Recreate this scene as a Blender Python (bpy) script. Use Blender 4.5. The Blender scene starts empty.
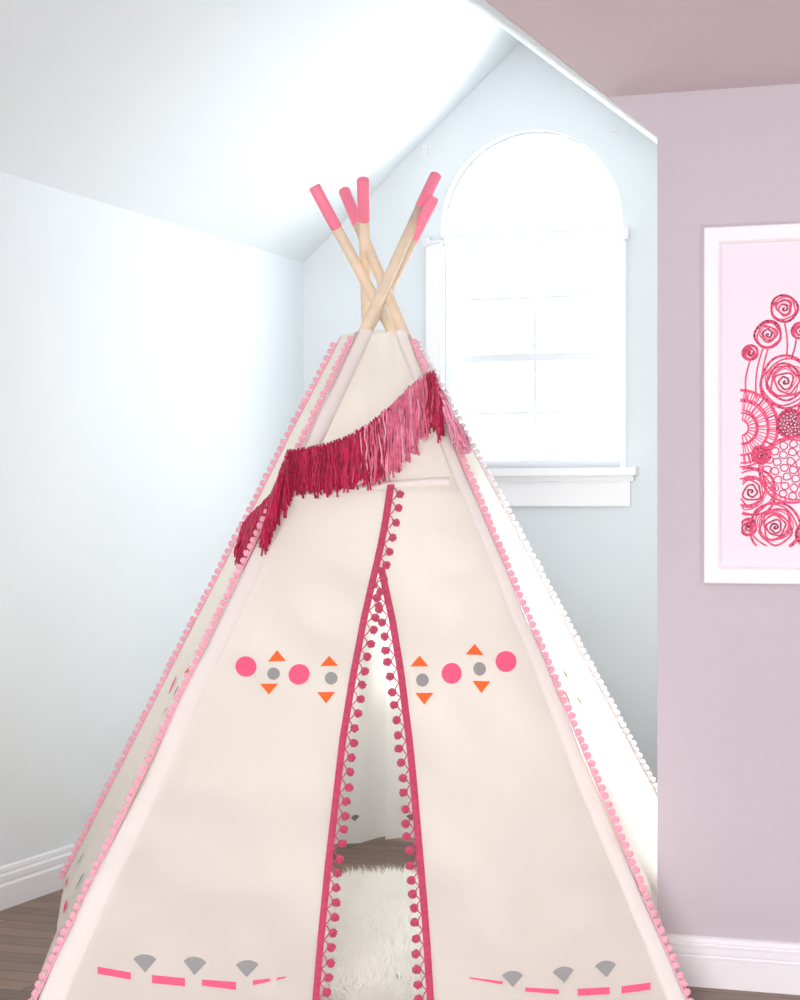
import bpy, bmesh, math, random
from mathutils import Vector, Matrix, noise
random.seed(7)
TH=math.atan(0.357); S=math.sin(TH); C=math.cos(TH)
F=2036.0; HZ=510.0; CH=1.2
scene=bpy.context.scene
scene.view_settings.view_transform='Standard'
scene.view_settings.look='None'
CAM=Vector((0,0,CH))
def W(X,D,z): return Vector((X*C-D*S, X*S+D*C, z))
def PD(px,py,D): return W((px-400)/F*D, D, CH+(HZ-py)/F*D)
def ray(px,py):
    return PD(px,py,1.0)-CAM
def PP(px,py,co,no):
    d=ray(px,py); t=(co-CAM).dot(no)/d.dot(no)
    return CAM+d*t
def lerp(a,b,t): return a+(b-a)*t
def interp(tab,y):
    if y<=tab[0][0]: return tab[0][1]
    for (a,b),(c,d) in zip(tab,tab[1:]):
        if y<=c: return b+(d-b)*(y-a)/(c-a)
    return tab[-1][1]

# ---------- materials ----------
def mat(name,col,rough=.8,bump=0,bscale=200,var=0,vscale=3,spec=.3,sheen=0):
    m=bpy.data.materials.new(name); m.use_nodes=True
    nt=m.node_tree; b=nt.nodes['Principled BSDF']
    b.inputs['Base Color'].default_value=(*col,1); b.inputs['Roughness'].default_value=rough
    b.inputs['Specular IOR Level'].default_value=spec
    if sheen: b.inputs['Sheen Weight'].default_value=sheen
    tc=nt.nodes.new('ShaderNodeTexCoord')
    if var:
        n=nt.nodes.new('ShaderNodeTexNoise'); n.inputs['Scale'].default_value=vscale; n.inputs['Detail'].default_value=4
        r=nt.nodes.new('ShaderNodeValToRGB')
        r.color_ramp.elements[0].position=.3; r.color_ramp.elements[1].position=.7
        r.color_ramp.elements[0].color=(*[c*(1-var) for c in col],1)
        r.color_ramp.elements[1].color=(*[min(1,c*(1+var)) for c in col],1)
        nt.links.new(tc.outputs['Object'],n.inputs['Vector']); nt.links.new(n.outputs['Fac'],r.inputs['Fac'])
        nt.links.new(r.outputs['Color'],b.inputs['Base Color'])
    if bump:
        n=nt.nodes.new('ShaderNodeTexNoise'); n.inputs['Scale'].default_value=bscale; n.inputs['Detail'].default_value=3
        bp=nt.nodes.new('ShaderNodeBump'); bp.inputs['Strength'].default_value=bump; bp.inputs['Distance'].default_value=.003
        nt.links.new(tc.outputs['Object'],n.inputs['Vector']); nt.links.new(n.outputs['Fac'],bp.inputs['Height'])
        nt.links.new(bp.outputs['Normal'],b.inputs['Normal'])
    return m
def srgb(r,g,b):
    f=lambda c:(c/255/12.92) if c/255<=.04045 else ((c/255+.055)/1.055)**2.4
    return (f(r),f(g),f(b))
def translucent(m,col,fac):
    nt=m.node_tree; out=[n for n in nt.nodes if n.type=='OUTPUT_MATERIAL'][0]; b=nt.nodes['Principled BSDF']
    t=nt.nodes.new('ShaderNodeBsdfTranslucent'); t.inputs['Color'].default_value=(*col,1)
    mx=nt.nodes.new('ShaderNodeMixShader'); mx.inputs[0].default_value=fac
    nt.links.new(b.outputs[0],mx.inputs[1]); nt.links.new(t.outputs[0],mx.inputs[2])
    nt.links.new(mx.outputs[0],out.inputs['Surface'])
    return m
M_alc=mat('alcove_paint',srgb(225,231,234),.85,.15,120)
M_mauve=mat('mauve_paint',srgb(195,188,195),.85,.15,120,.03,1.2)
M_mceil=mat('mauve_ceiling_paint',srgb(220,208,213),.85,.25,60,.03,1.2)
M_trim=mat('white_trim_paint',srgb(236,236,240),.4)
M_winw=mat('window_white',srgb(250,250,252),.5)
M_munt=mat('muntin_white',srgb(230,232,237),.5)
M_cloth=translucent(mat('cream_canvas',srgb(250,246,240),.9,.35,450,.015,2.5,.1,.2),srgb(255,252,245),.48)
M_sleeve=translucent(mat('canvas_sleeve',srgb(251,246,243),.9,.3,450,0,3,.1,.2),srgb(252,247,243),.25)
M_pole=mat('pale_pine',srgb(238,216,190),.55,.1,60,.07,18)
M_tip=mat('pink_paint',srgb(252,136,162),.45)
M_pinkmark=mat('pink_print',srgb(242,96,134),.8)
M_grey=mat('grey_print',srgb(152,152,152),.8)
M_orange=mat('orange_print',srgb(248,108,50),.8)
M_pale=mat('overlit_orange_print',srgb(255,222,160),.8)  # orange print paled in colour, as if washed out by strong light
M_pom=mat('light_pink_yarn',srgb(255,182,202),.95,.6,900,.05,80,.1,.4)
M_pomw=mat('overlit_pink_yarn',srgb(255,243,247),.95,.6,900,.03,80,.1,.4)  # brightly lit copy of the light pink yarn, whitened in its colour
M_crim=mat('crimson_yarn',srgb(204,74,110),.95,.6,900,.12,80,.1,.3)
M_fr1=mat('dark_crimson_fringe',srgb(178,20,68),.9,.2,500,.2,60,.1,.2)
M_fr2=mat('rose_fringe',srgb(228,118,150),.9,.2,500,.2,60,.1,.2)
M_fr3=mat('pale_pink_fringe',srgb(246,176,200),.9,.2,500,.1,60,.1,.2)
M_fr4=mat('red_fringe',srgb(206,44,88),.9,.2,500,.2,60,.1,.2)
M_fur=translucent(mat('cream_fur',srgb(255,255,252),.9,0,100,.02,12,.1,.6),srgb(255,255,252),.4)
M_frame=mat('frame_white',srgb(242,239,243),.4)
M_mat=mat('mat_board',srgb(236,227,238),.8)
M_ink=mat('pink_ink',srgb(244,96,136),.8)
M_glass=bpy.data.materials.new('glare_window_glass'); M_glass.use_nodes=True
nt=M_glass.node_tree; out=[n for n in nt.nodes if n.type=='OUTPUT_MATERIAL'][0]
t1=nt.nodes.new('ShaderNodeBsdfTransparent'); t2=nt.nodes.new('ShaderNodeBsdfTranslucent'); mx=nt.nodes.new('ShaderNodeMixShader'); mx.inputs[0].default_value=.0045  # small translucent share puts window glare over the muntins
nt.links.new(t1.outputs[0],mx.inputs[1]); nt.links.new(t2.outputs[0],mx.inputs[2]); nt.links.new(mx.outputs[0],out.inputs['Surface'])
def floor_mat():
    m=bpy.data.materials.new('dark_wood_planks'); m.use_nodes=True; nt=m.node_tree; b=nt.nodes['Principled BSDF']
    tc=nt.nodes.new('ShaderNodeTexCoord')
    br=nt.nodes.new('ShaderNodeTexBrick'); br.inputs['Scale'].default_value=1
    br.inputs['Brick Width'].default_value=1.3; br.inputs['Row Height'].default_value=.095
    br.inputs['Mortar Size'].default_value=.003; br.inputs['Mortar Smooth'].default_value=.2
    br.inputs['Color1'].default_value=(*srgb(146,112,88),1); br.inputs['Color2'].default_value=(*srgb(108,80,64),1)
    br.inputs['Mortar'].default_value=(*srgb(34,26,23),1); br.offset=.37
    mp=nt.nodes.new('ShaderNodeMapping'); mp.inputs['Scale'].default_value=(3,40,1)
    n=nt.nodes.new('ShaderNodeTexNoise'); n.inputs['Scale'].default_value=1.5; n.inputs['Detail'].default_value=8
    mx=nt.nodes.new('ShaderNodeMix'); mx.data_type='RGBA'; mx.blend_type='MULTIPLY'; mx.inputs[0].default_value=.6
    r=nt.nodes.new('ShaderNodeValToRGB'); r.color_ramp.elements[0].position=.3; r.color_ramp.elements[0].color=(.55,.5,.5,1); r.color_ramp.elements[1].color=(1.25,1.2,1.2,1); r.color_ramp.elements[1].position=.7
    nt.links.new(tc.outputs['Object'],br.inputs['Vector']); nt.links.new(tc.outputs['Object'],mp.inputs[0]); nt.links.new(mp.outputs[0],n.inputs['Vector'])
    nt.links.new(n.outputs['Fac'],r.inputs['Fac']); nt.links.new(br.outputs['Color'],mx.inputs[6]); nt.links.new(r.outputs['Color'],mx.inputs[7])
    nt.links.new(mx.outputs[2],b.inputs['Base Color']); b.inputs['Roughness'].default_value=.38
    bp=nt.nodes.new('ShaderNodeBump'); bp.inputs['Strength'].default_value=.3; bp.inputs['Distance'].default_value=.002; bp.invert=True
    nt.links.new(br.outputs['Fac'],bp.inputs['Height']); nt.links.new(bp.outputs[0],b.inputs['Normal'])
    return m
M_floor=floor_mat()

# ---------- mesh helpers ----------
def mkobj(name,verts,faces,mats,fm=None,smooth=False,parent=None,**props):
    me=bpy.data.meshes.new(name); me.from_pydata([tuple(v) for v in verts],[],faces)
    for m in (mats if isinstance(mats,list) else [mats]): me.materials.append(m)
    if fm:
        for p,i in zip(me.polygons,fm): p.material_index=i
    if smooth: me.polygons.foreach_set('use_smooth',[True]*len(me.polygons))
    me.update()
    o=bpy.data.objects.new(name,me); scene.collection.objects.link(o)
    if parent: o.parent=parent; o.matrix_parent_inverse=parent.matrix_world.inverted()
    for k,v in props.items(): o[k]=v
    return o
class MB:
    def __init__(s): s.v=[];s.f=[];s.m=[]
    def add(s,vs,fs,mi=0):
        b=len(s.v); s.v+= [Vector(x) for x in vs]; s.f+=[tuple(i+b for i in f) for f in fs]; s.m+=[mi]*len(fs)
    def box(s,a,b,mi=0):
        (x0,y0,z0),(x1,y1,z1)=a,b
        s.add([(x0,y0,z0),(x1,y0,z0),(x1,y1,z0),(x0,y1,z0),(x0,y0,z1),(x1,y0,z1),(x1,y1,z1),(x0,y1,z1)],
          [(0,3,2,1),(4,5,6,7),(0,1,5,4),(1,2,6,5),(2,3,7,6),(3,0,4,7)],mi)
    def prism(s,poly,axis,a,b,mi=0):
        n=len(poly)
        f=(lambda t,p:(t,p[0],p[1])) if axis=='x' else (lambda t,p:(p[0],t,p[1]))
        vs=[f(a,p) for p in poly]+[f(b,p) for p in poly]
        fs=[tuple(range(n)),tuple(range(2*n-1,n-1,-1))]+[(i,(i+1)%n,n+(i+1)%n,n+i) for i in range(n)]
        s.add(vs,fs,mi)
    def tube(s,pts,r,seg=8,mi=0,cap=True):
        pts=[Vector(p) for p in pts]; n=len(pts); vs=[];fs=[]
        up=Vector((0,0,1))
        for i,p in enumerate(pts):
            t=(pts[min(i+1,n-1)]-pts[max(i-1,0)]).normalized()
            a=t.cross(up)
            if a.length<.25: a=t.cross(Vector((1,.3,0)))
            a.normalize(); b=t.cross(a).normalized()
            rr=r[i] if isinstance(r,(list,tuple)) else r
            for k in range(seg):
                g=2*math.pi*k/seg; vs.append(p+a*math.cos(g)*rr+b*math.sin(g)*rr)
        for i in range(n-1):
            for k in range(seg):
                fs.append((i*seg+k,i*seg+(k+1)%seg,(i+1)*seg+(k+1)%seg,(i+1)*seg+k))
        if cap:
            fs.append(tuple(range(seg-1,-1,-1))); fs.append(tuple((n-1)*seg+k for k in range(seg)))
        s.add(vs,fs,mi)
    def vtube(s,pts,r,mi=0):
        n=len(pts); vs=[];fs=[]
        for i,p in enumerate(pts):
            rr=r[i] if isinstance(r,(list,tuple)) else r
            for k in range(4):
                g=math.pi/2*k; vs.append(p+Vector((math.cos(g)*rr,math.sin(g)*rr,0)))
        for i in range(n-1):
            for k in range(4): fs.append((i*4+k,i*4+(k+1)%4,(i+1)*4+(k+1)%4,(i+1)*4+k))
        fs.append(tuple((n-1)*4+k for k in range(4)))
        s.add(vs,fs,mi)
    def obj(s,name,mats,smooth=False,parent=None,**p):
        return mkobj(name,s.v,s.f,mats,s.m,smooth,parent,**p)

# ---------- room shell ----------
UL=-3.20; UR=-1.125; VB=7.78; VA=5.10; VF=-2.0; UE=2.2
ZK=2.22; ZR=3.06; URG=-2.27; ZRR=2.15; UC=-1.257; ZC=2.26; T=.1
b=MB(); b.box((UL-T,VF-T,-.08),(UE+T,VB+.3,0)); b.obj('floor',M_floor,kind='structure',label='dark brown wood plank floor')
b=MB(); b.box((UL-T,VF,0),(UL,VB,ZK)); b.obj('wall_left',M_alc,kind='structure',label='pale blue-white low side wall')
b=MB(); b.box((UL-T,VF-T,0),(UE+T,VF,ZR+.2)); b.obj('wall_rear',M_mauve,kind='structure')
b=MB(); b.box((UE,VF,0),(UE+T,VA,ZC)); b.obj('wall_right',M_mauve,kind='structure')
b=MB(); b.box((UR,VA+.12,0),(UR+.12,VB,ZRR)); b.obj('wall_alcove',M_alc,kind='structure',label='pale side wall of the dormer alcove')
b=MB(); b.prism([(UR,0),(UE+T,0),(UE+T,ZC),(UC,ZC),(UR,ZRR)],'y',VA,VA+.12)
b.obj('wall_front',M_mauve,kind='structure',label='mauve grey wall carrying the framed print')
b=MB()
b.prism([(UL-T,ZK-.02),(UL,ZK),(URG,ZR),(URG,ZR+.1),(UL-T,ZK+.1)],'y',VF,VB)
b.obj('ceiling',M_alc,kind='structure',label='white sloped dormer ceiling')
b=MB()
b.prism([(URG,ZR),(UC,ZC),(UC+.02,ZC+.1),(URG,ZR+.1)],'y',VF,VA+.12)
b.prism([(URG,ZR),(UR+.02,ZRR-.016),(UR+.1,ZRR+.1),(URG,ZR+.1)],'y',VA+.12,VB)
b.obj('ceiling.001',M_alc,kind='structure',label='white sloped dormer ceiling')
b=MB(); b.box((UC+.002,VF,ZC),(UE+T,VA,ZC+.1)); b.obj('ceiling.002',M_mceil,kind='structure',label='flat mauve pink ceiling')
def bpx(px,py): return PP(px,py,Vector((0,VB,0)),Vector((0,1,0)))
WU0=-2.60; WU1=-1.855; WC=(WU0+WU1)/2; WR=(WU1-WU0)/2; ZS=1.365; ZSP=2.335
def arch(u0,u1,z0,zs,n=28):
    c=(u0+u1)/2; r=(u1-u0)/2
    return [(u0,z0),(u1,z0)]+[(c+r*math.cos(math.pi*i/n),zs+r*math.sin(math.pi*i/n)) for i in range(n+1)]
def curve_wall(name,outer,holes,y0,y1,mats,**kw):
    cu=bpy.data.curves.new(name,'CURVE'); cu.dimensions='2D'; cu.fill_mode='BOTH'; cu.extrude=(y1-y0)/2
    for poly in [outer]+holes:
        sp=cu.splines.new('POLY'); sp.points.add(len(poly)-1)
        for p,q in zip(sp.points,poly): p.co=(q[0],q[1],0,1)
        sp.use_cyclic_u=True
    tmp=bpy.data.objects.new('t',cu); scene.collection.objects.link(tmp)
    dg=bpy.context.evaluated_depsgraph_get(); me=bpy.data.meshes.new_from_object(tmp.evaluated_get(dg))
    bpy.data.objects.remove(tmp)
    me.transform(Matrix.Translation((0,(y0+y1)/2,0))@Matrix.Rotation(math.pi/2,4,'X'))
    me.materials.clear(); me.materials.append(mats)
    o=bpy.data.objects.new(name,me); scene.collection.objects.link(o)
    for k,v in kw.items(): o[k]=v
    return o
curve_wall('wall_back',[(UL-T,0),(UR+.12,0),(UR+.12,ZRR-.0),(URG,ZR+.05),(UL-T,ZK)],[arch(WU0,WU1,ZS,ZSP)],VB,VB+.16,M_alc,kind='structure',label='pale blue-white gable wall around the arched window')
win=bpy.data.objects.new('window_1',None); win.location=(WC,VB,ZS); scene.collection.objects.link(win); win['kind']='structure'; win['label']='tall arched white window with bright daylight'
bpy.context.view_layer.update()
def par(o,p):
    o.parent=p; o.matrix_parent_inverse=p.matrix_world.inverted()
o=curve_wall('window_frame',arch(WU0+.001,WU1-.001,ZS+.001,ZSP),[arch(WU0+.03,WU1-.03,ZS+.035,ZSP)],VB+.05,VB+.10,M_munt); par(o,win)
ap=arch(WU0+.002,WU1-.002,ZS+.002,ZSP)
o=mkobj('window_glass',[(p[0],VB+.045,p[1]) for p in ap],[tuple(range(len(ap)))],M_glass,parent=win,label='window glass with daylight glare mixed in')
b=MB()
zz=lambda py:bpx(535,py).z
def hb(z,h): b.box((WU0+.03,VB+.06,z-h/2),(WU1-.03,VB+.09,z+h/2))
hb(zz(296),.012); hb(zz(356),.032); hb(zz(412),.010)
b.box((WC-.006,VB+.065,ZS+.035),(WC+.006,VB+.085,zz(237)))
for s in (-1,1):
    a=Vector((WC,VB+.075,zz(236))); e=Vector((WC+s*.245,VB+.075,ZSP+.235)); b.tube([a,e],.005,6)
rr=.15
b.tube([(WC+rr*math.cos(math.pi*i/14),VB+.075,zz(236)+rr*math.sin(math.pi*i/14)) for i in range(15)],.005,6)
b.obj('window_muntins',M_munt,parent=win)
b=MB(); b.box((WU0+.004,VB+.012,zz(237)-.026),(WU1-.004,VB+.042,zz(237)+.026)); b.obj('window_transom',M_munt,parent=win)
b=MB(); b.box((-2.73,VB-.06,ZS-.03),(-1.79,VB+.045,ZS)); b.box((-2.70,VB-.02,ZS-.15),(-1.82,VB-.001,ZS-.03))
b.box((-2.715,VB-.032,ZS-.052),(-1.805,VB-.001,ZS-.03)); b.obj('window_sill',M_winw,parent=win)
zsh=zz(238)
b=MB(); b.box((WU0-.062,VB-.014,ZS),(WU0+.004,VB-.0005,zsh)); b.box((WU1-.004,VB-.014,ZS),(WU1+.016,VB-.0005,zsh))
b.obj('window_casing',M_winw,parent=win)
b=MB(); b.tube([(-2.66,VB-.022,zsh),(-1.835,VB-.022,zsh)],.005,8)
b.box((-2.672,VB-.03,zsh-.018),(-2.648,VB-.001,zsh+.018)); b.box((-1.855,VB-.03,zsh-.025),(-1.825,VB-.001,zsh+.025))
b.obj('curtain_rod',M_trim,parent=win)
def base_prof(d):
    return [(0,0),(d*.024,0),(d*.024,.070),(d*.013,.074),(d*.013,.078),(d*.017,.082),(d*.017,.098),(d*.007,.102),(d*.007,.106),(d*.010,.109),(d*.008,.120),(0,.124)]
b=MB(); b.prism([(UL+p[0]+.0005,p[1]) for p in base_prof(1)],'y',VF+.02,VB-.02); b.obj('baseboard_left',M_trim,kind='structure',label='white moulded baseboard')
b=MB(); b.prism([(VA-.0005+p[0],p[1]) for p in base_prof(-1)],'x',UR,UE); b.obj('baseboard_right',M_trim,kind='structure',label='white moulded baseboard')
b=MB(); b.prism([(VB-.0005+p[0],p[1]) for p in base_prof(-1)],'x',UL+.02,UR-.02); b.obj('baseboard_back',M_trim,kind='structure',label='white moulded baseboard')
for px,py in ((425,150),(615,132)):
    p=bpx(px,py); b=MB()
    b.box((p.x-.010,VB-.006,p.z-.022),(p.x+.010,VB-.0005,p.z+.022))
    b.tube([(p.x,VB-.006,p.z),(p.x,VB-.022,p.z-.006),(p.x,VB-.03,p.z+.004),(p.x,VB-.03,p.z+.014)],.004,6)
    b.obj('wall_hook',M_trim,category='hook',label='tiny white metal hook fixed beside the arched window',group='curtain hooks')

# ---------- teepee ----------
tp=bpy.data.objects.new('teepee_tent',None); tp.location=W(-.03,5.8,0); scene.collection.objects.link(tp)
tp['label']='cream canvas play teepee with pink pompom trim and printed shapes'; tp['category']='play tent'
bpy.context.view_layer.update()
def foot(px,D): return W((px-400)/F*D,D,0.004)
cor={'FL':(foot(18,4.61),PD(358,330,5.65)),'FR':(foot(698,4.70),PD(407,333,5.65)),
     'BL':(foot(45,6.0),PD(342,335,5.80)),'BR':(foot(712,6.28),PD(411,335,5.80)),'B':(foot(385,7.55),PD(385,330,5.90))}
TK=.068
def E(k,t):
    a,e=cor[k]; p=lerp(a,e,t)
    if k=='BL' and t<TK:
        q=lerp(a,e,TK); w=t/TK
        p=Vector((q.x,q.y,p.z))+W(.02*(1-w),0,0)+W(-.012*math.sin(math.pi*w),0,0)
    return p
poles={'FL':((36,4.655),(436,175,5.965)),'FR':((686,4.745),(344,190,5.975)),'BR':((700,6.28),(314,186,5.81)),'BL':((80,6.0),(434,197,5.87)),'B':((387,7.58),(363,179,5.71))}
pl={}
for k,(f,t) in poles.items():
    a=foot(f[0],f[1]); e=PD(*t); pl[k]=(a,e)
    d=(e-a).normalized(); L=(e-a).length; tl=.135
    m=MB(); n=14; pts=[]
    off=d.cross(Vector((0,0,1))).normalized()
    for i in range(n+1):
        s=i/n*(L-tl); pts.append(a+d*s+off*.004*math.sin(s*3+len(k)))
    m.tube(pts,[.0178-.0018*i/n for i in range(n+1)],14)
    po=m.obj('pole',M_pole,True,tp,label='natural pine pole with pink dipped end')
    m=MB(); q=pts[-1]
    m.tube([q-d*.002,q+d*.002,q+d*.07,e-d*.006,e-d*.002,e],[.0162,.0172,.0174,.0176,.0165,.012],14)
    m.obj('pole_tip',M_tip,True,po,label='pink painted pole end')
def disp(p,amp=.008):
    return amp*(noise.noise(p*3.1)+.5*noise.noise(p*7.3+Vector((5,1,2)))+.45*noise.noise(Vector((p.x*9,p.y*9,p.z*1.6+3))))
def clampw(p):
    lim=-1.155 if p.y>5.05 else -1.155+(5.05-p.y)*.56
    if p.y>4.6 and p.x>lim: p=Vector((lim,p.y,p.z))
    return p
ctr=W(-.03,5.8,.8)
def panel(name,A,B,no_out,marks=None,nu=40,nv=60,amp=.012,sag=.02,parent=tp,hem=0.0,clamp=False,rnd_corner=0,inner=0,**kw):
    a0,a1=cor[A]; b0,b1=cor[B]
    N=(b0-a0).cross(a1-a0).normalized()
    if N.dot(no_out)<0: N=-N
    fade=lambda s:max(0,math.sin(math.pi*s))**.5
    def pt(s,t):
        p=lerp(E(A,t),E(B,t),s)
        p=p+N*(-sag*math.sin(math.pi*s)*math.sin(math.pi*min(1,t*1.2))+disp(p,amp)*fade(s))
        if rnd_corner:
            d=(1-s) if rnd_corner==1 else s
            inn=ctr-cor['B'][0]; inn.z=0; inn.normalize()
            p=p+inn*.16*math.exp(-d/.13)*(1-t)
        return p
    vs=[];fs=[]
    for j in range(nv+1):
        t=j/nv
        for i in range(nu+1):
            s=i/nu; p=pt(s,t)
            if j<4: p=p+N*hem*math.sin(s*26)*(1-j/4)*fade(s)
            if inner and j<3: p.z+=.018*abs(math.sin(s*7))*(1-j/3)
            if clamp: p=clampw(p)
            vs.append(p)
    for j in range(nv):
        for i in range(nu):
            k=j*(nu+1)+i; fs.append((k,k+1,k+nu+2,k+nu+1))
    fm=[0]*len(fs)
    if marks:
        for s,t,pts,mi in marks:
            base=len(vs)
            wid=(E(B,t)-E(A,t)).length; hei=((a1+b1)/2-(a0+b0)/2).length
            for x,y in pts: vs.append(pt(s+x/wid,t+y/hei)+N*(-.006 if inner else .005))
            fs.append(tuple(range(base,base+len(pts)))); fm.append(mi)
    return mkobj(name,vs,fs,[M_cloth,M_pinkmark,M_grey,M_orange,M_pale],fm,True,parent,**kw)
def outn(A,B):
    m=(cor[A][0]+cor[B][0])/2-ctr; m.z=.2; return m.normalized()
def circ(r,n=20): return [(r*math.cos(2*math.pi*i/n),r*math.sin(2*math.pi*i/n)) for i in range(n)]
def tri(w,h,up=1): return [(-w/2,-h/2*up),(w/2,-h/2*up),(0,h/2*up)]
def fan(r): return [(0,-r*.5)]+[(r*math.sin(a),r*math.cos(a)*.9-r*.5) for a in [x*.2-.9 for x in range(10)]]
def left_marks():
    L=[]
    for s in (.18,.44,.70):
        L.append((s,.085,[(-.07,-.010),(.07,-.008),(.07,.010),(-.07,.008)],1))
        L.append((s+.05,.13,fan(.055),2))
    for i,s in enumerate((.28,.46,.64)):
        L.append((s,.42,circ(.028 if i!=1 else .016),1 if i!=1 else 2))
        if i!=1: continue
        L.append((s,.455,tri(.05,.03),3)); L.append((s,.385,tri(.05,.03,-1),3))
    return L
panel('side_panel','BL','FL',outn('BL','FL'),left_marks(),hem=.014)
panel('side_panel','FR','BR',outn('FR','BR'),[(.55,.45,tri(.07,.035),4),(.55,.40,tri(.07,.035,-1),4),(.75,.43,circ(.022),4),(.35,.42,circ(.022),4)],hem=.01,clamp=True)
panel('side_panel','BL','B',outn('BL','B'),[(.78,.055,fan(.035),2),(.88,.065,fan(.035),2)],sag=.03,hem=.01,inner=1,rnd_corner=1)
panel('side_panel','B','BR',outn('B','BR'),[(.10,.06,fan(.035),2),(.2,.055,fan(.035),2)],sag=.03,hem=.01,inner=1,clamp=True,rnd_corner=2)
Fco=cor['FL'][0]; Fno=(cor['FR'][0]-cor['FL'][0]).cross((cor['FL'][1]+cor['FR'][1])/2-Fco).normalized()
if Fno.dot(-ray(400,600))<0: Fno=-Fno
def FP(px,py,off=0):
    p=PP(px,py,Fco,Fno)
    q=p+Fno*(disp(p,.022)+off)
    if q.z<.004: q.z=.004
    return q
def xFL(y): return 358+(18-358)*(y-330)/(1040-330)
def xFR(y): return 408+(698-408)*(y-333)/(1030-333)
doorL=[(486,393),(520,388),(545,383),(575,376),(620,366),(680,355),(740,345),(800,338),(870,330),(940,323),(1000,318),(1040,315)]
doorR=[(486,387),(520,382),(560,378),(580,382),(620,390),(680,399),(740,407),(800,413),(870,419),(940,424),(1000,428),(1040,431)]
def frontgrid(y0,y1,xa,xb,nr,nc,off=lambda s,t:0.0):
    vs=[];fs=[]
    for j in range(nr+1):
        y=y0+(y1-y0)*j/nr; a=xa(y); bb=xb(y)
        for i in range(nc+1):
            s=i/nc; vs.append(FP(a+(bb-a)*s,y,off(s,j/nr)))
    for j in range(nr):
        for i in range(nc):
            k=j*(nc+1)+i; fs.append((k,k+nc+1,k+nc+2,k+1))
    return vs,fs
def pmarks(lst,off):
    return [([FP(x,y,off) for x,y in pts],mi) for pts,mi in lst]
def pc(x,y,r): return [(x+r*math.cos(2*math.pi*i/24),y-r*math.sin(2*math.pi*i/24)) for i in range(24)]
def pt(x,y,up,w=18,h=11,r=0):
    base=[(-w/2,h/2*up),(w/2,h/2*up),(0,-h/2*up)]
    return [(x+a*math.cos(r)-c*math.sin(r),y+a*math.sin(r)+c*math.cos(r)) for a,c in base]
def pf(x,y,r,rot=0):
    pts=[(0,r*.75)]+[(r*math.sin(a),-r*math.cos(a)*.75+r*.15) for a in [-1.05+.15*i for i in range(15)]]
    return [(x+a*math.cos(rot)-c*math.sin(rot),y+a*math.sin(rot)+c*math.cos(rot)) for a,c in pts]
def quad(x0,y0,x1,y1,h0,h1): return [(x0,y0-h0/2),(x1,y1-h1/2),(x1,y1+h1/2),(x0,y0+h0/2)]
ML=[(pc(246,668,10.5),1),(pc(273.5,675,6.3),2),(pc(299,677,10.5),1),(pc(331,682,6.3),2),
    (pt(277,657,1),3),(pt(269,691,-1),3),(pt(329,664,1),3),(pt(326,701,-1),3),
    (pf(145,963,13,.0),2),(pf(195,966,13,.05),2),(pf(247,968,13,.05),2),
    (quad(98,972,131,977,7,7),1),(quad(152,979,185,983,8,8),1),(quad(202,983,236,986,6,8),1),(quad(253,984,286,980,5,1.5),1)]
MR=[(pt(419,664,1),3),(pc(422,683,6.3),2),(pt(424,701,-1),3),(pc(451,677,10),1),(pt(474,653,1),3),(pc(479,672,6.3),2),(pt(481,689,-1),3),(pc(505.5,664,10.5),1),
    (pf(512,980,12,-.05),2),(pf(563,975,12,-.1),2),(pf(605,970,12,-.1),2),
    (quad(469,980,502,985,1.5,3),1),(quad(525,991,558,993,4,5),1),(quad(577,994,609,992,7,7),1),(quad(621,991,650,987,7,7),1)]
def flap(xa,xb,marks,off,label):
    vs,fs=frontgrid(486,1036,xa,xb,90,40,off); fm=[0]*len(fs)
    for pts,mi in pmarks(marks,.0055):
        b0=len(vs); vs+=pts; fs.append(tuple(range(b0,b0+len(pts)))[::-1]); fm.append(mi)
    return mkobj('door_flap',vs,fs,[M_cloth,M_pinkmark,M_grey,M_orange],fm,True,tp,label=label)
flap(lambda y:xFL(y)+6,lambda y:interp(doorL,y),ML,lambda s,t:.003,'cream canvas door flap with crimson pompom edge')
flap(lambda y:interp(doorR,y),lambda y:xFR(y)-6,MR,lambda s,t:-.006*max(0,1-s*6)*max(0,1-t*6),'cream canvas door flap with crimson pompom edge')
vs,fs=frontgrid(331,492,lambda y:xFL(y)+4,lambda y:xFR(y)-4,30,14,lambda s,t:-.012+.006*math.sin(s*22+t*3)*(1-t)**2)
mkobj('upper_panel',vs,fs,M_cloth,None,True,tp)
vs=[];fs=[];n=24
for i in range(n+1):
    x=281+i*(449-281)/n; y=494-(494-481)*i/n
    vs+=[FP(x,y-3,-.010),FP(x,y-2.5,.006),FP(x,y+1,.009),FP(x,y+4,.006),FP(x,y+4.5,.001)]
for i in range(n):
    for q in range(4): fs.append((i*5+q,i*5+q+1,(i+1)*5+q+1,(i+1)*5+q))
mkobj('seam',vs,fs,M_sleeve,None,True,tp)
def sleeve(k,w0,w1,mirror):
    n=90; c=cor[k]; seg=20; vs=[];fs=[]
    ex=(cor['FR'][0]-cor['FL'][0]).normalized()
    for j in range(n+1):
        t=j/n
        p=lerp(c[0],c[1],t); w=lerp(w0,w1,t)
        c0=p+ex*w*mirror
        for q in range(seg):
            g=2*math.pi*q/seg
            cx=math.copysign(abs(math.cos(g))**.7,math.cos(g)); sy=math.copysign(abs(math.sin(g))**.55,math.sin(g))
            v=c0+ex*w*cx
            wr=.0015*noise.noise(Vector((g*2,t*22,mirror)))
            v=v+Fno*(disp(v,.022)-.017+.0255*sy+wr)
            v.z=max(v.z,.003)
            vs.append(v)
    for j in range(n):
        for q in range(seg): fs.append((j*seg+q,j*seg+(q+1)%seg,(j+1)*seg+(q+1)%seg,(j+1)*seg+q))
    return mkobj('pole_sleeve',vs,fs,M_sleeve,None,True,tp)
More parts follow.
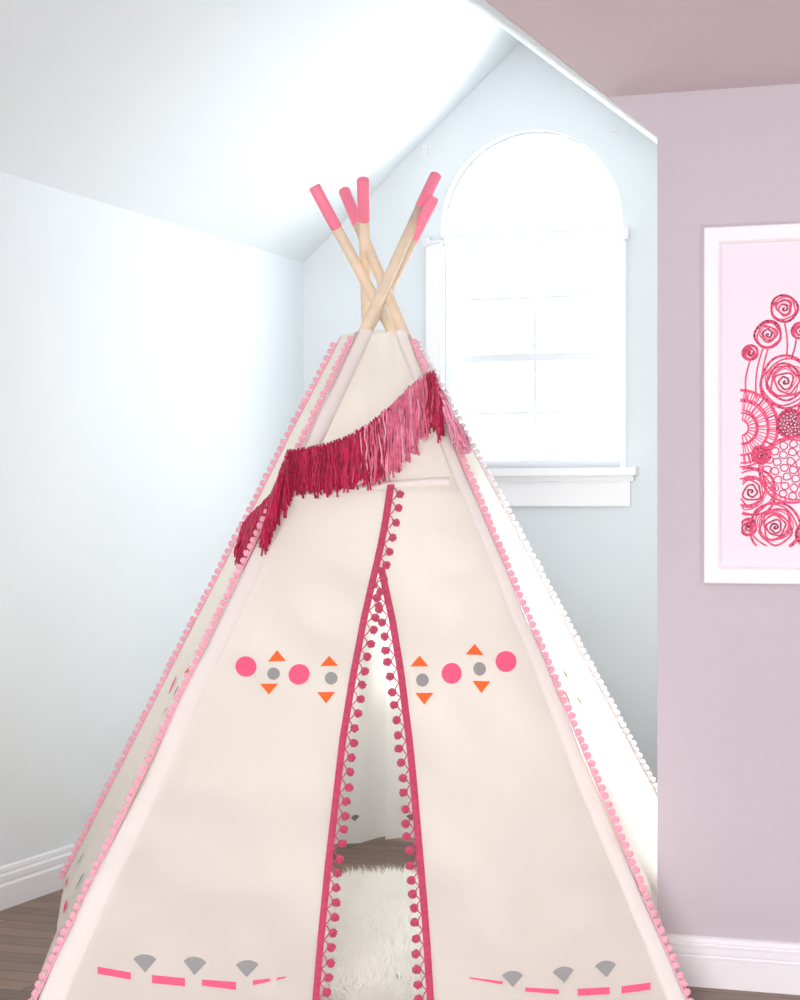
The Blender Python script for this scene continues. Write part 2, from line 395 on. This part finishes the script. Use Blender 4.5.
sleeve('FL',.036,.020,1); sleeve('FR',.024,.016,-1)
def pom_mesh(name,r,m,seed):
    bm=bmesh.new(); bmesh.ops.create_icosphere(bm,subdivisions=3,radius=r)
    rnd=random.Random(seed)
    for v in bm.verts: v.co*=1+rnd.uniform(-.18,.18)
    me=bpy.data.meshes.new(name); bm.to_mesh(me); bm.free(); me.materials.append(m); return me
PB=[pom_mesh('pompom',.0100,M_crim,s) for s in range(3)]
PS=[pom_mesh('pompom',.0088,M_pom,s) for s in range(3)]
def put_pom(me,p,parent):
    o=bpy.data.objects.new('pompom',me); o.location=p; o.rotation_euler=(random.random()*6,random.random()*6,0)
    scene.collection.objects.link(o); o.parent=parent; o.matrix_parent_inverse=parent.matrix_world.inverted(); return o
def trim(tab,y0,side,off,ypom0,step):
    m=MB(); n=140; hw=3.5
    ys=[y0+(1038-y0)*i/n for i in range(n+1)]
    L=[FP(interp(tab,y)-hw*side*1.6,y,off) for y in ys]; R=[FP(interp(tab,y)+hw*side*.4,y,off) for y in ys]
    vs=[];fs=[]
    for i,(a,c) in enumerate(zip(L,R)):
        mid=(a+c)/2; zg=.002*(1 if i%2 else -1)
        vs+= [a-Fno*.002,a+Fno*.003,mid+Fno*(.0055+zg*.5),c+Fno*.003,c-Fno*.002]
    for i in range(n):
        for q in range(4): fs.append((i*5+q,i*5+q+1,(i+1)*5+q+1,(i+1)*5+q))
    m.add(vs,fs)
    y=ypom0; poms=[]
    while y<1030:
        st=step+(y-480)*.004
        x=interp(tab,y); poms.append(FP(x+side*8.8+random.uniform(-1,1),y+1+random.uniform(-1,1),off))
        pts=[]
        for q in range(7):
            yy=y-st/2+st*q/6; xx=interp(tab,yy)+side*(1+4.5*math.sin(math.pi*q/6)); pts.append(FP(xx,yy,off+.001))
        m.tube(pts,.0015,5,cap=False)
        y+=st
    o=m.obj('door_trim',M_crim,False,tp,label='crimson pompom braid')
    for p in poms: put_pom(random.choice(PB),p,o)
    return len(poms)
nc1=trim(doorL,488,1,.008,497,13.2); nc2=trim(doorR,566,-1,.004,582,13.2)
left_indiv=max(0,100-nc1-nc2)
def ptrim(k,step,outdir,indiv,t1=.995,t0=.01,mt=None):
    mt=mt or M_pom
    a,e=cor[k]; L=(e-a).length; n=int(L*(t1-t0)/step); m=MB()
    m.tube([lerp(a,e,t0+(t1-t0)*i/40)+outdir*.001+Vector((0,0,.002)) for i in range(41)],.0022,6)
    o=m.obj('pompom_trim',mt,True,tp,label='light pink pompom braid')
    rest=MB()
    for i in range(n):
        p=lerp(a,e,t0+(t1-t0)*i/n)+outdir*.010
        if i==0: p=p+Vector((0,0,.006))
        p=p+Vector([random.uniform(-.0015,.0015) for _ in range(3)])
        if 3<=i<3+indiv: put_pom(random.choice(PS),p,o)
        else:
            me=random.choice(PS); rest.add([p+v.co for v in me.vertices],[tuple(f.vertices) for f in me.polygons])
    rest.obj('pompom_row',mt,False,o,kind='stuff')
    return o
exr=(cor['FR'][0]-cor['FL'][0]).normalized()
ptrim('FL',.0222,-exr,left_indiv//2); ptrim('FR',.0222,exr,left_indiv//2)
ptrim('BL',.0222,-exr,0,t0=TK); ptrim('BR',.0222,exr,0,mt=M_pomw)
# ---------- fringe garland ----------
g=bpy.data.objects.new('fringe_garland',None); g.location=FP(360,430,.03); scene.collection.objects.link(g)
g['label']='crimson and rose yarn fringe garland draped round the teepee'; g['category']='garland'
bpy.context.view_layer.update()
def pdown(N):
    d=Vector((0,0,-1)); d=d-N*d.dot(N); return d.normalized()
def pnorm(A,B):
    N=(cor[B][0]-cor[A][0]).cross(cor[A][1]-cor[A][0]).normalized()
    if N.dot(outn(A,B))<0: N=-N
    return N
NLf=pnorm('BL','FL'); NRt=pnorm('FR','BR')
main=[(288,461,0,40),(300,460,0,41),(322,456,0,44),(346,448,0,50),(370,434,0,57),(390,417,0,64),(405,402,0,64),(420,388,0,60),(432,382,0,54)]
def mp(x,y,D):
    return PP(x,y,Fco,Fno)+Fno*.038
pts=[]
leftp=[(244,526,5.74,36),(252,517,5.66,48),(262,508,5.48,60),(273,496,5.34,58),(281,477,5.26,48)]
for x,y,D,l in leftp: pts.append((PD(x,y,D),l,(x,y)))
for x,y,D,l in main: pts.append((mp(x,y,D),l,(x,y)))
for x,y,D,l in [(444,404,5.44,42),(452,420,5.46,32),(461,430,5.54,20)]: pts.append((PD(x,y,D),l,(x,y)))
samp=[]
for (p,l,q),(p2,l2,q2) in zip(pts,pts[1:]):
    d=(p2-p).length; n=max(2,int(d/.0030))
    for i in range(n):
        s=i/n; samp.append((lerp(p,p2,s),l+(l2-l)*s,q[0]+(q2[0]-q[0])*s,(p2-p).normalized()))
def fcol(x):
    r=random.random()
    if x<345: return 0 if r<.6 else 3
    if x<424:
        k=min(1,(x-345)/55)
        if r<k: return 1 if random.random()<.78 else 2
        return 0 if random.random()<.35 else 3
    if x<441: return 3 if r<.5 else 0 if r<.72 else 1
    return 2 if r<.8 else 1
m=MB()
m.tube([s[0] for s in samp[::4]]+[samp[-1][0]],.006,7,0)
for s_ in samp[::3]:
    c=s_[0]+Fno*.004
    a=Vector((random.uniform(-.004,.004),random.uniform(-.004,.004),.008))
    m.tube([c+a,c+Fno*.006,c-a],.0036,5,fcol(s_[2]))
m.obj('garland_cord',[M_fr1,M_fr2,M_fr3,M_fr4],True,g)
m=MB()
clump=0; cl_len=1
for layer in range(5):
    for i_,(p,l,x,d) in enumerate(samp):
        if i_%4==0: clump=random.gauss(0,.005); cl_len=random.uniform(.84,1.07)
        if random.random()<(.35 if x>284 else .15): continue
        NN=Fno if 284<x<440 else (NLf*.4+Fno*.6).normalized() if x<=284 else (NRt*.4+Fno*.6).normalized()
        dn=pdown(NN)
        if x<=284: dn=(dn+Vector((0,0,-.7))).normalized()
        Lm=l*.0027*random.uniform(.84,1.06)*cl_len/abs(dn.z)
        st=p+NN*(.004*layer-.008)+Vector((0,0,random.uniform(-.003,.006)))
        sway=exr*(clump+random.gauss(0,.0035)); q=[st]
        k=8; ph=random.uniform(0,6); am=random.uniform(.0010,.0036); fq=random.uniform(7,13)
        for j in range(1,k+1):
            t=j/k; q.append(st+dn*Lm*t+sway*t**1.5+exr*math.sin(ph+t*fq)*am+NN*(math.cos(ph+t*7)*.003+.006*math.sin(t*2.2)-.010*t))
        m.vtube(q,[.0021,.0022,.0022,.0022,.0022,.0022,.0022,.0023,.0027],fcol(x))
m.obj('fringe',[M_fr1,M_fr2,M_fr3,M_fr4],True,g,kind='stuff',label='hanging yarn strands shading from dark crimson to pale pink')

# ---------- fur rug ----------
rc=W(-.02,5.72,0)
def rugout(a):
    return 1+.06*math.sin(3*a+1)+.05*math.sin(5*a)+.03*math.sin(9*a+2)
ax=Vector((C,S,0)); ay=Vector((-S,C,0)); RA=.38; RB=.85
m=MB(); n=60
vs=[rc+Vector((0,0,.028))]+[rc+(ax*RA*math.cos(2*math.pi*i/n)+ay*RB*math.sin(2*math.pi*i/n))*rugout(2*math.pi*i/n)*.7+Vector((0,0,.026)) for i in range(n)]
vs+=[rc+(ax*RA*math.cos(2*math.pi*i/n)+ay*RB*math.sin(2*math.pi*i/n))*rugout(2*math.pi*i/n)+Vector((0,0,.002)) for i in range(n)]
fs=[(0,1+i,1+(i+1)%n) for i in range(n)]+[(1+i,1+n+i,1+n+(i+1)%n,1+(i+1)%n) for i in range(n)]
m.add(vs,fs)
for _ in range(26000):
    a=random.uniform(0,2*math.pi); r=math.sqrt(random.random())
    k=rugout(a); p=rc+(ax*RA*math.cos(a)+ay*RB*math.sin(a))*k*r
    p.z=.02 if r<.75 else .003
    out=(p-rc); out.z=0; out=out.normalized() if out.length>0 else out
    cl=noise.noise(p*9); cl2=noise.noise(p*9+Vector((9,9,9)))
    dirv=(Vector((cl,cl2,0))*1.4+out*(.35 if r<.8 else .9)+Vector((random.uniform(-.5,.5),random.uniform(-.5,.5),0)))
    L=random.uniform(.035,.065); tip=p+dirv*L*.7+Vector((0,0,L*random.uniform(.5,.95)))
    if tip.z<.004: tip.z=.004
    w=ax*.0016
    mid=lerp(p,tip,.5)+Vector((0,0,.006))
    m.add([p-w,p+w,mid+w*.8,mid-w*.8,tip],[(0,1,2,3),(3,2,4)])
m.obj('fur_rug',M_fur,True,label='fluffy cream sheepskin rug on the floor inside the teepee',category='rug')

# ---------- framed art ----------
Aco=Vector((0,VA,0)); Ano=Vector((0,1,0))
def AP(px,py,off=0):
    p=PP(px,py,Aco,Ano); return Vector((p.x,VA-off,p.z))
u0=AP(706,300).x; z1=AP(704,229).z; z0=AP(704,583).z; u1=u0+.67
bd=.042
art=bpy.data.objects.new('framed_print',None); art.location=((u0+u1)/2,VA-.002,z0); scene.collection.objects.link(art)
art['label']='white framed print of pink line-drawn flowers on the mauve wall'; art['category']='picture'
bpy.context.view_layer.update()
m=MB(); D0=VA-.001; D1=VA-.03
def ring(i,d,): return [(u0+i,d,z0+i),(u1-i,d,z0+i),(u1-i,d,z1-i),(u0+i,d,z1-i)]
rings=[ring(0,D0),ring(0,D1+.003),ring(.003,D1),ring(bd-.006,D1),ring(bd,D1+.006),ring(bd,D0)]
vs=[p for r in rings for p in r]; fs=[]
for a in range(len(rings)):
    c=(a+1)%len(rings)
    for q in range(4): fs.append((a*4+q,a*4+(q+1)%4,c*4+(q+1)%4,c*4+q))
m.add(vs,fs); m.obj('frame',M_frame,False,art)
m=MB()
iu0,iu1,iz0,iz1=u0+bd,u1-bd,z0+bd,z1-bd
m.box((iu0,VA-.012,iz0),(iu1,VA-.004,iz1))
cu0=AP(743,400).x; cu1=u1-bd-(cu0-iu0); cz1=AP(743,290).z; cz0=AP(743,546).z
yc=[VA-.0125]
def seg(a,c,w):
    w*=1.35
    d=(c-a)
    if d.length<1e-6: return
    nrm=Vector((-d.y,d.x)).normalized()*w/2
    mx,my=(a+c)/2
    if not(cu0<=mx<=cu1 and cz0<=my<=cz1): return
    yc[0]-=2e-7; yy=yc[0]; e=d.normalized()*w*.25
    a=a-e; c=c+e
    m.add([(a.x-nrm.x,yy,a.y-nrm.y),(c.x-nrm.x,yy,c.y-nrm.y),(c.x+nrm.x,yy,c.y+nrm.y),(a.x+nrm.x,yy,a.y+nrm.y)],[(0,1,2,3)],1)
def poly(pts,w):
    for a,c in zip(pts,pts[1:]): seg(a,c,w)
def A2(px,py):
    p=AP(px,py); return Vector((p.x,p.z))
rnd=random.Random(3)
K=.00251
def wring(c,r,w,wob=.04,el=1):
    ph=rnd.random()*6; ph2=rnd.random()*6; dx=rnd.uniform(-.03,.03)*r; dz=rnd.uniform(-.03,.03)*r
    N_=48 if r>.03 else 20
    poly([Vector((c.x+dx+r*math.cos(a)*(1+wob*math.sin(3*a+ph)),c.y+dz+r*el*math.sin(a)*(1+wob*math.sin(2*a+ph2)))) for a in [2*math.pi*i/N_ for i in range(N_+1)]],w)
def spiral(c,r,turns,w,wob=.06):
    n=int(turns*30); ph=rnd.random()*6
    poly([Vector((c.x+r*i/n*math.cos(2*math.pi*turns*i/n+ph)*(1+wob*math.sin(3.3*2*math.pi*turns*i/n)),c.y+r*i/n*math.sin(2*math.pi*turns*i/n+ph)*(1+wob*math.sin(2.7*2*math.pi*turns*i/n+1)))) for i in range(n+1)],w)
def ticks(c,r0,r1,n,w):
    for i in range(n):
        a=2*math.pi*i/n+rnd.uniform(-.04,.04); seg(Vector((c.x+r0*math.cos(a),c.y+r0*math.sin(a))),Vector((c.x+r1*math.cos(a),c.y+r1*math.sin(a))),w)
def rose(px,py,r,s=3):
    c=A2(px,py); R=r*K; wring(c,R,.0044,.05); wring(c,R*.88,.0030,.09); spiral(c,R*.72,s,.0034,.14)
    for q in range(3): wring(c+Vector((rnd.uniform(-.12,.12)*R,rnd.uniform(-.12,.12)*R)),R*rnd.uniform(.4,.7),.0020,.12)
def stem(x0,y0,x1,y1,bend):
    pts=[A2(x0+(x1-x0)*t+bend*math.sin(math.pi*t),y0+(y1-y0)*t) for t in [i/12 for i in range(13)]]; poly(pts,.0030)
rose(785,309,13,2.2); rose(769,335,13,2.2); rose(751,353,7.5,1.5); rose(801,331,8,1.5); rose(830,300,12,2.2); rose(862,322,11,2.2); rose(888,345,9,2)
for x0,y0,x1,y1,bb in ((785,322,787,360,2),(769,348,762,395,-2),(751,361,748,400,-3),(764,348,757,398,-3),(797,339,792,358,1),(828,312,822,390,-3),(860,333,850,400,-3),(886,354,872,410,-3)): stem(x0,y0,x1,y1,bb)
c=A2(742,428); R=38*K
for f in (1,.95,.74,.70,.45,.40,.2): wring(c,R*f,.0034,.015)
ticks(c,R*.74,R*.96,80,.0022); ticks(c,R*.45,R*.70,50,.0020); ticks(c,R*.2,R*.4,22,.0024)
rose(786,382,25,4); wring(A2(786,382),17*K,.004,.1)
def cells(px,py,r,rc_):
    c=A2(px,py); R=r*K; wring(c,R,.0042,.02); wring(c,R*.9,.003,.03)
    for ring_,cnt in ((0,1),(.27,6),(.54,12),(.78,16)):
        for i in range(cnt):
            a=2*math.pi*i/cnt+ring_*3; wring(c+Vector((R*ring_*math.cos(a),R*ring_*math.sin(a))),R*rc_,.0022,.1)
cells(792,424,14,.11); cells(794,470,33,.115)
ticks(A2(794,470),30*K,33*K,60,.002)
rose(752,492,24,4); rose(776,527,25,5); rose(762,455,9,2); rose(749,527,8,2)
cells(838,510,30,.115); rose(835,415,33,5); rose(880,450,26,4); rose(885,515,30,5); cells(880,392,22,.12); rose(812,534,14,3); rose(815,395,10,2); rose(845,462,16,3)
m.obj('print',[M_mat,M_ink],False,art,label='pink ink drawing of round blooms on pale paper')

# ---------- lights ----------
w=bpy.data.worlds.new('World'); scene.world=w; w.use_nodes=True
w.node_tree.nodes['Background'].inputs[0].default_value=(.96,.98,1,1); w.node_tree.nodes['Background'].inputs[1].default_value=2.0
def area(name,loc,tgt,sx,sy,e,col=(1,1,1)):
    l=bpy.data.lights.new(name,'AREA'); l.shape='RECTANGLE'; l.size=sx; l.size_y=sy; l.energy=e; l.color=col
    o=bpy.data.objects.new(name,l); o.location=loc; o.rotation_euler=(Vector(tgt)-Vector(loc)).to_track_quat('-Z','Y').to_euler(); scene.collection.objects.link(o); return o
area('window_daylight',(WC,VB+.45,2.1),(WC-.1,5.5,1.2),1.0,1.6,62,(.98,.99,1))
area('room_fill',(-.5,-.7,1.4),(-1.1,5.2,.9),1.5,1.1,184,(1,.975,.97))
area('ceiling_fill',(1.3,1.2,.4),(.0,4.6,2.3),.9,.9,38,(1,.975,.985))  # added lamp near the floor, aimed up to brighten the ceiling
area('alcove_side_fill',(UR-.03,6.7,1.6),(-2.6,6.0,1.3),.6,.9,10,(1,1,1))  # added lamp at the alcove side wall, no window there
l=bpy.data.lights.new('tent_panel_fill_spot','SPOT'); l.energy=440; l.spot_size=math.radians(50); l.spot_blend=.6; l.shadow_soft_size=.12  # added unseen spot, brightens the right tent panel
o=bpy.data.objects.new('tent_panel_fill_spot',l); o.location=(-1.32,6.95,1.95); o.rotation_euler=(Vector((-1.33,5.40,.45))-o.location).to_track_quat('-Z','Y').to_euler(); scene.collection.objects.link(o)
l=bpy.data.lights.new('sunlight','SUN'); l.energy=3.4; l.angle=math.radians(8); l.color=(1,.985,.95)
o=bpy.data.objects.new('sunlight',l); o.location=(WC,11,5); o.rotation_euler=Vector((.02,-.86,-.55)).to_track_quat('-Z','Y').to_euler(); scene.collection.objects.link(o)

# ---------- camera ----------
cd=bpy.data.cameras.new('cam'); cd.sensor_width=36; cd.lens=F/1000*36; cd.shift_y=.010; cd.clip_start=.05
co=bpy.data.objects.new('camera',cd); co.location=CAM; co.rotation_euler=(math.pi/2,0,TH); scene.collection.objects.link(co); scene.camera=co
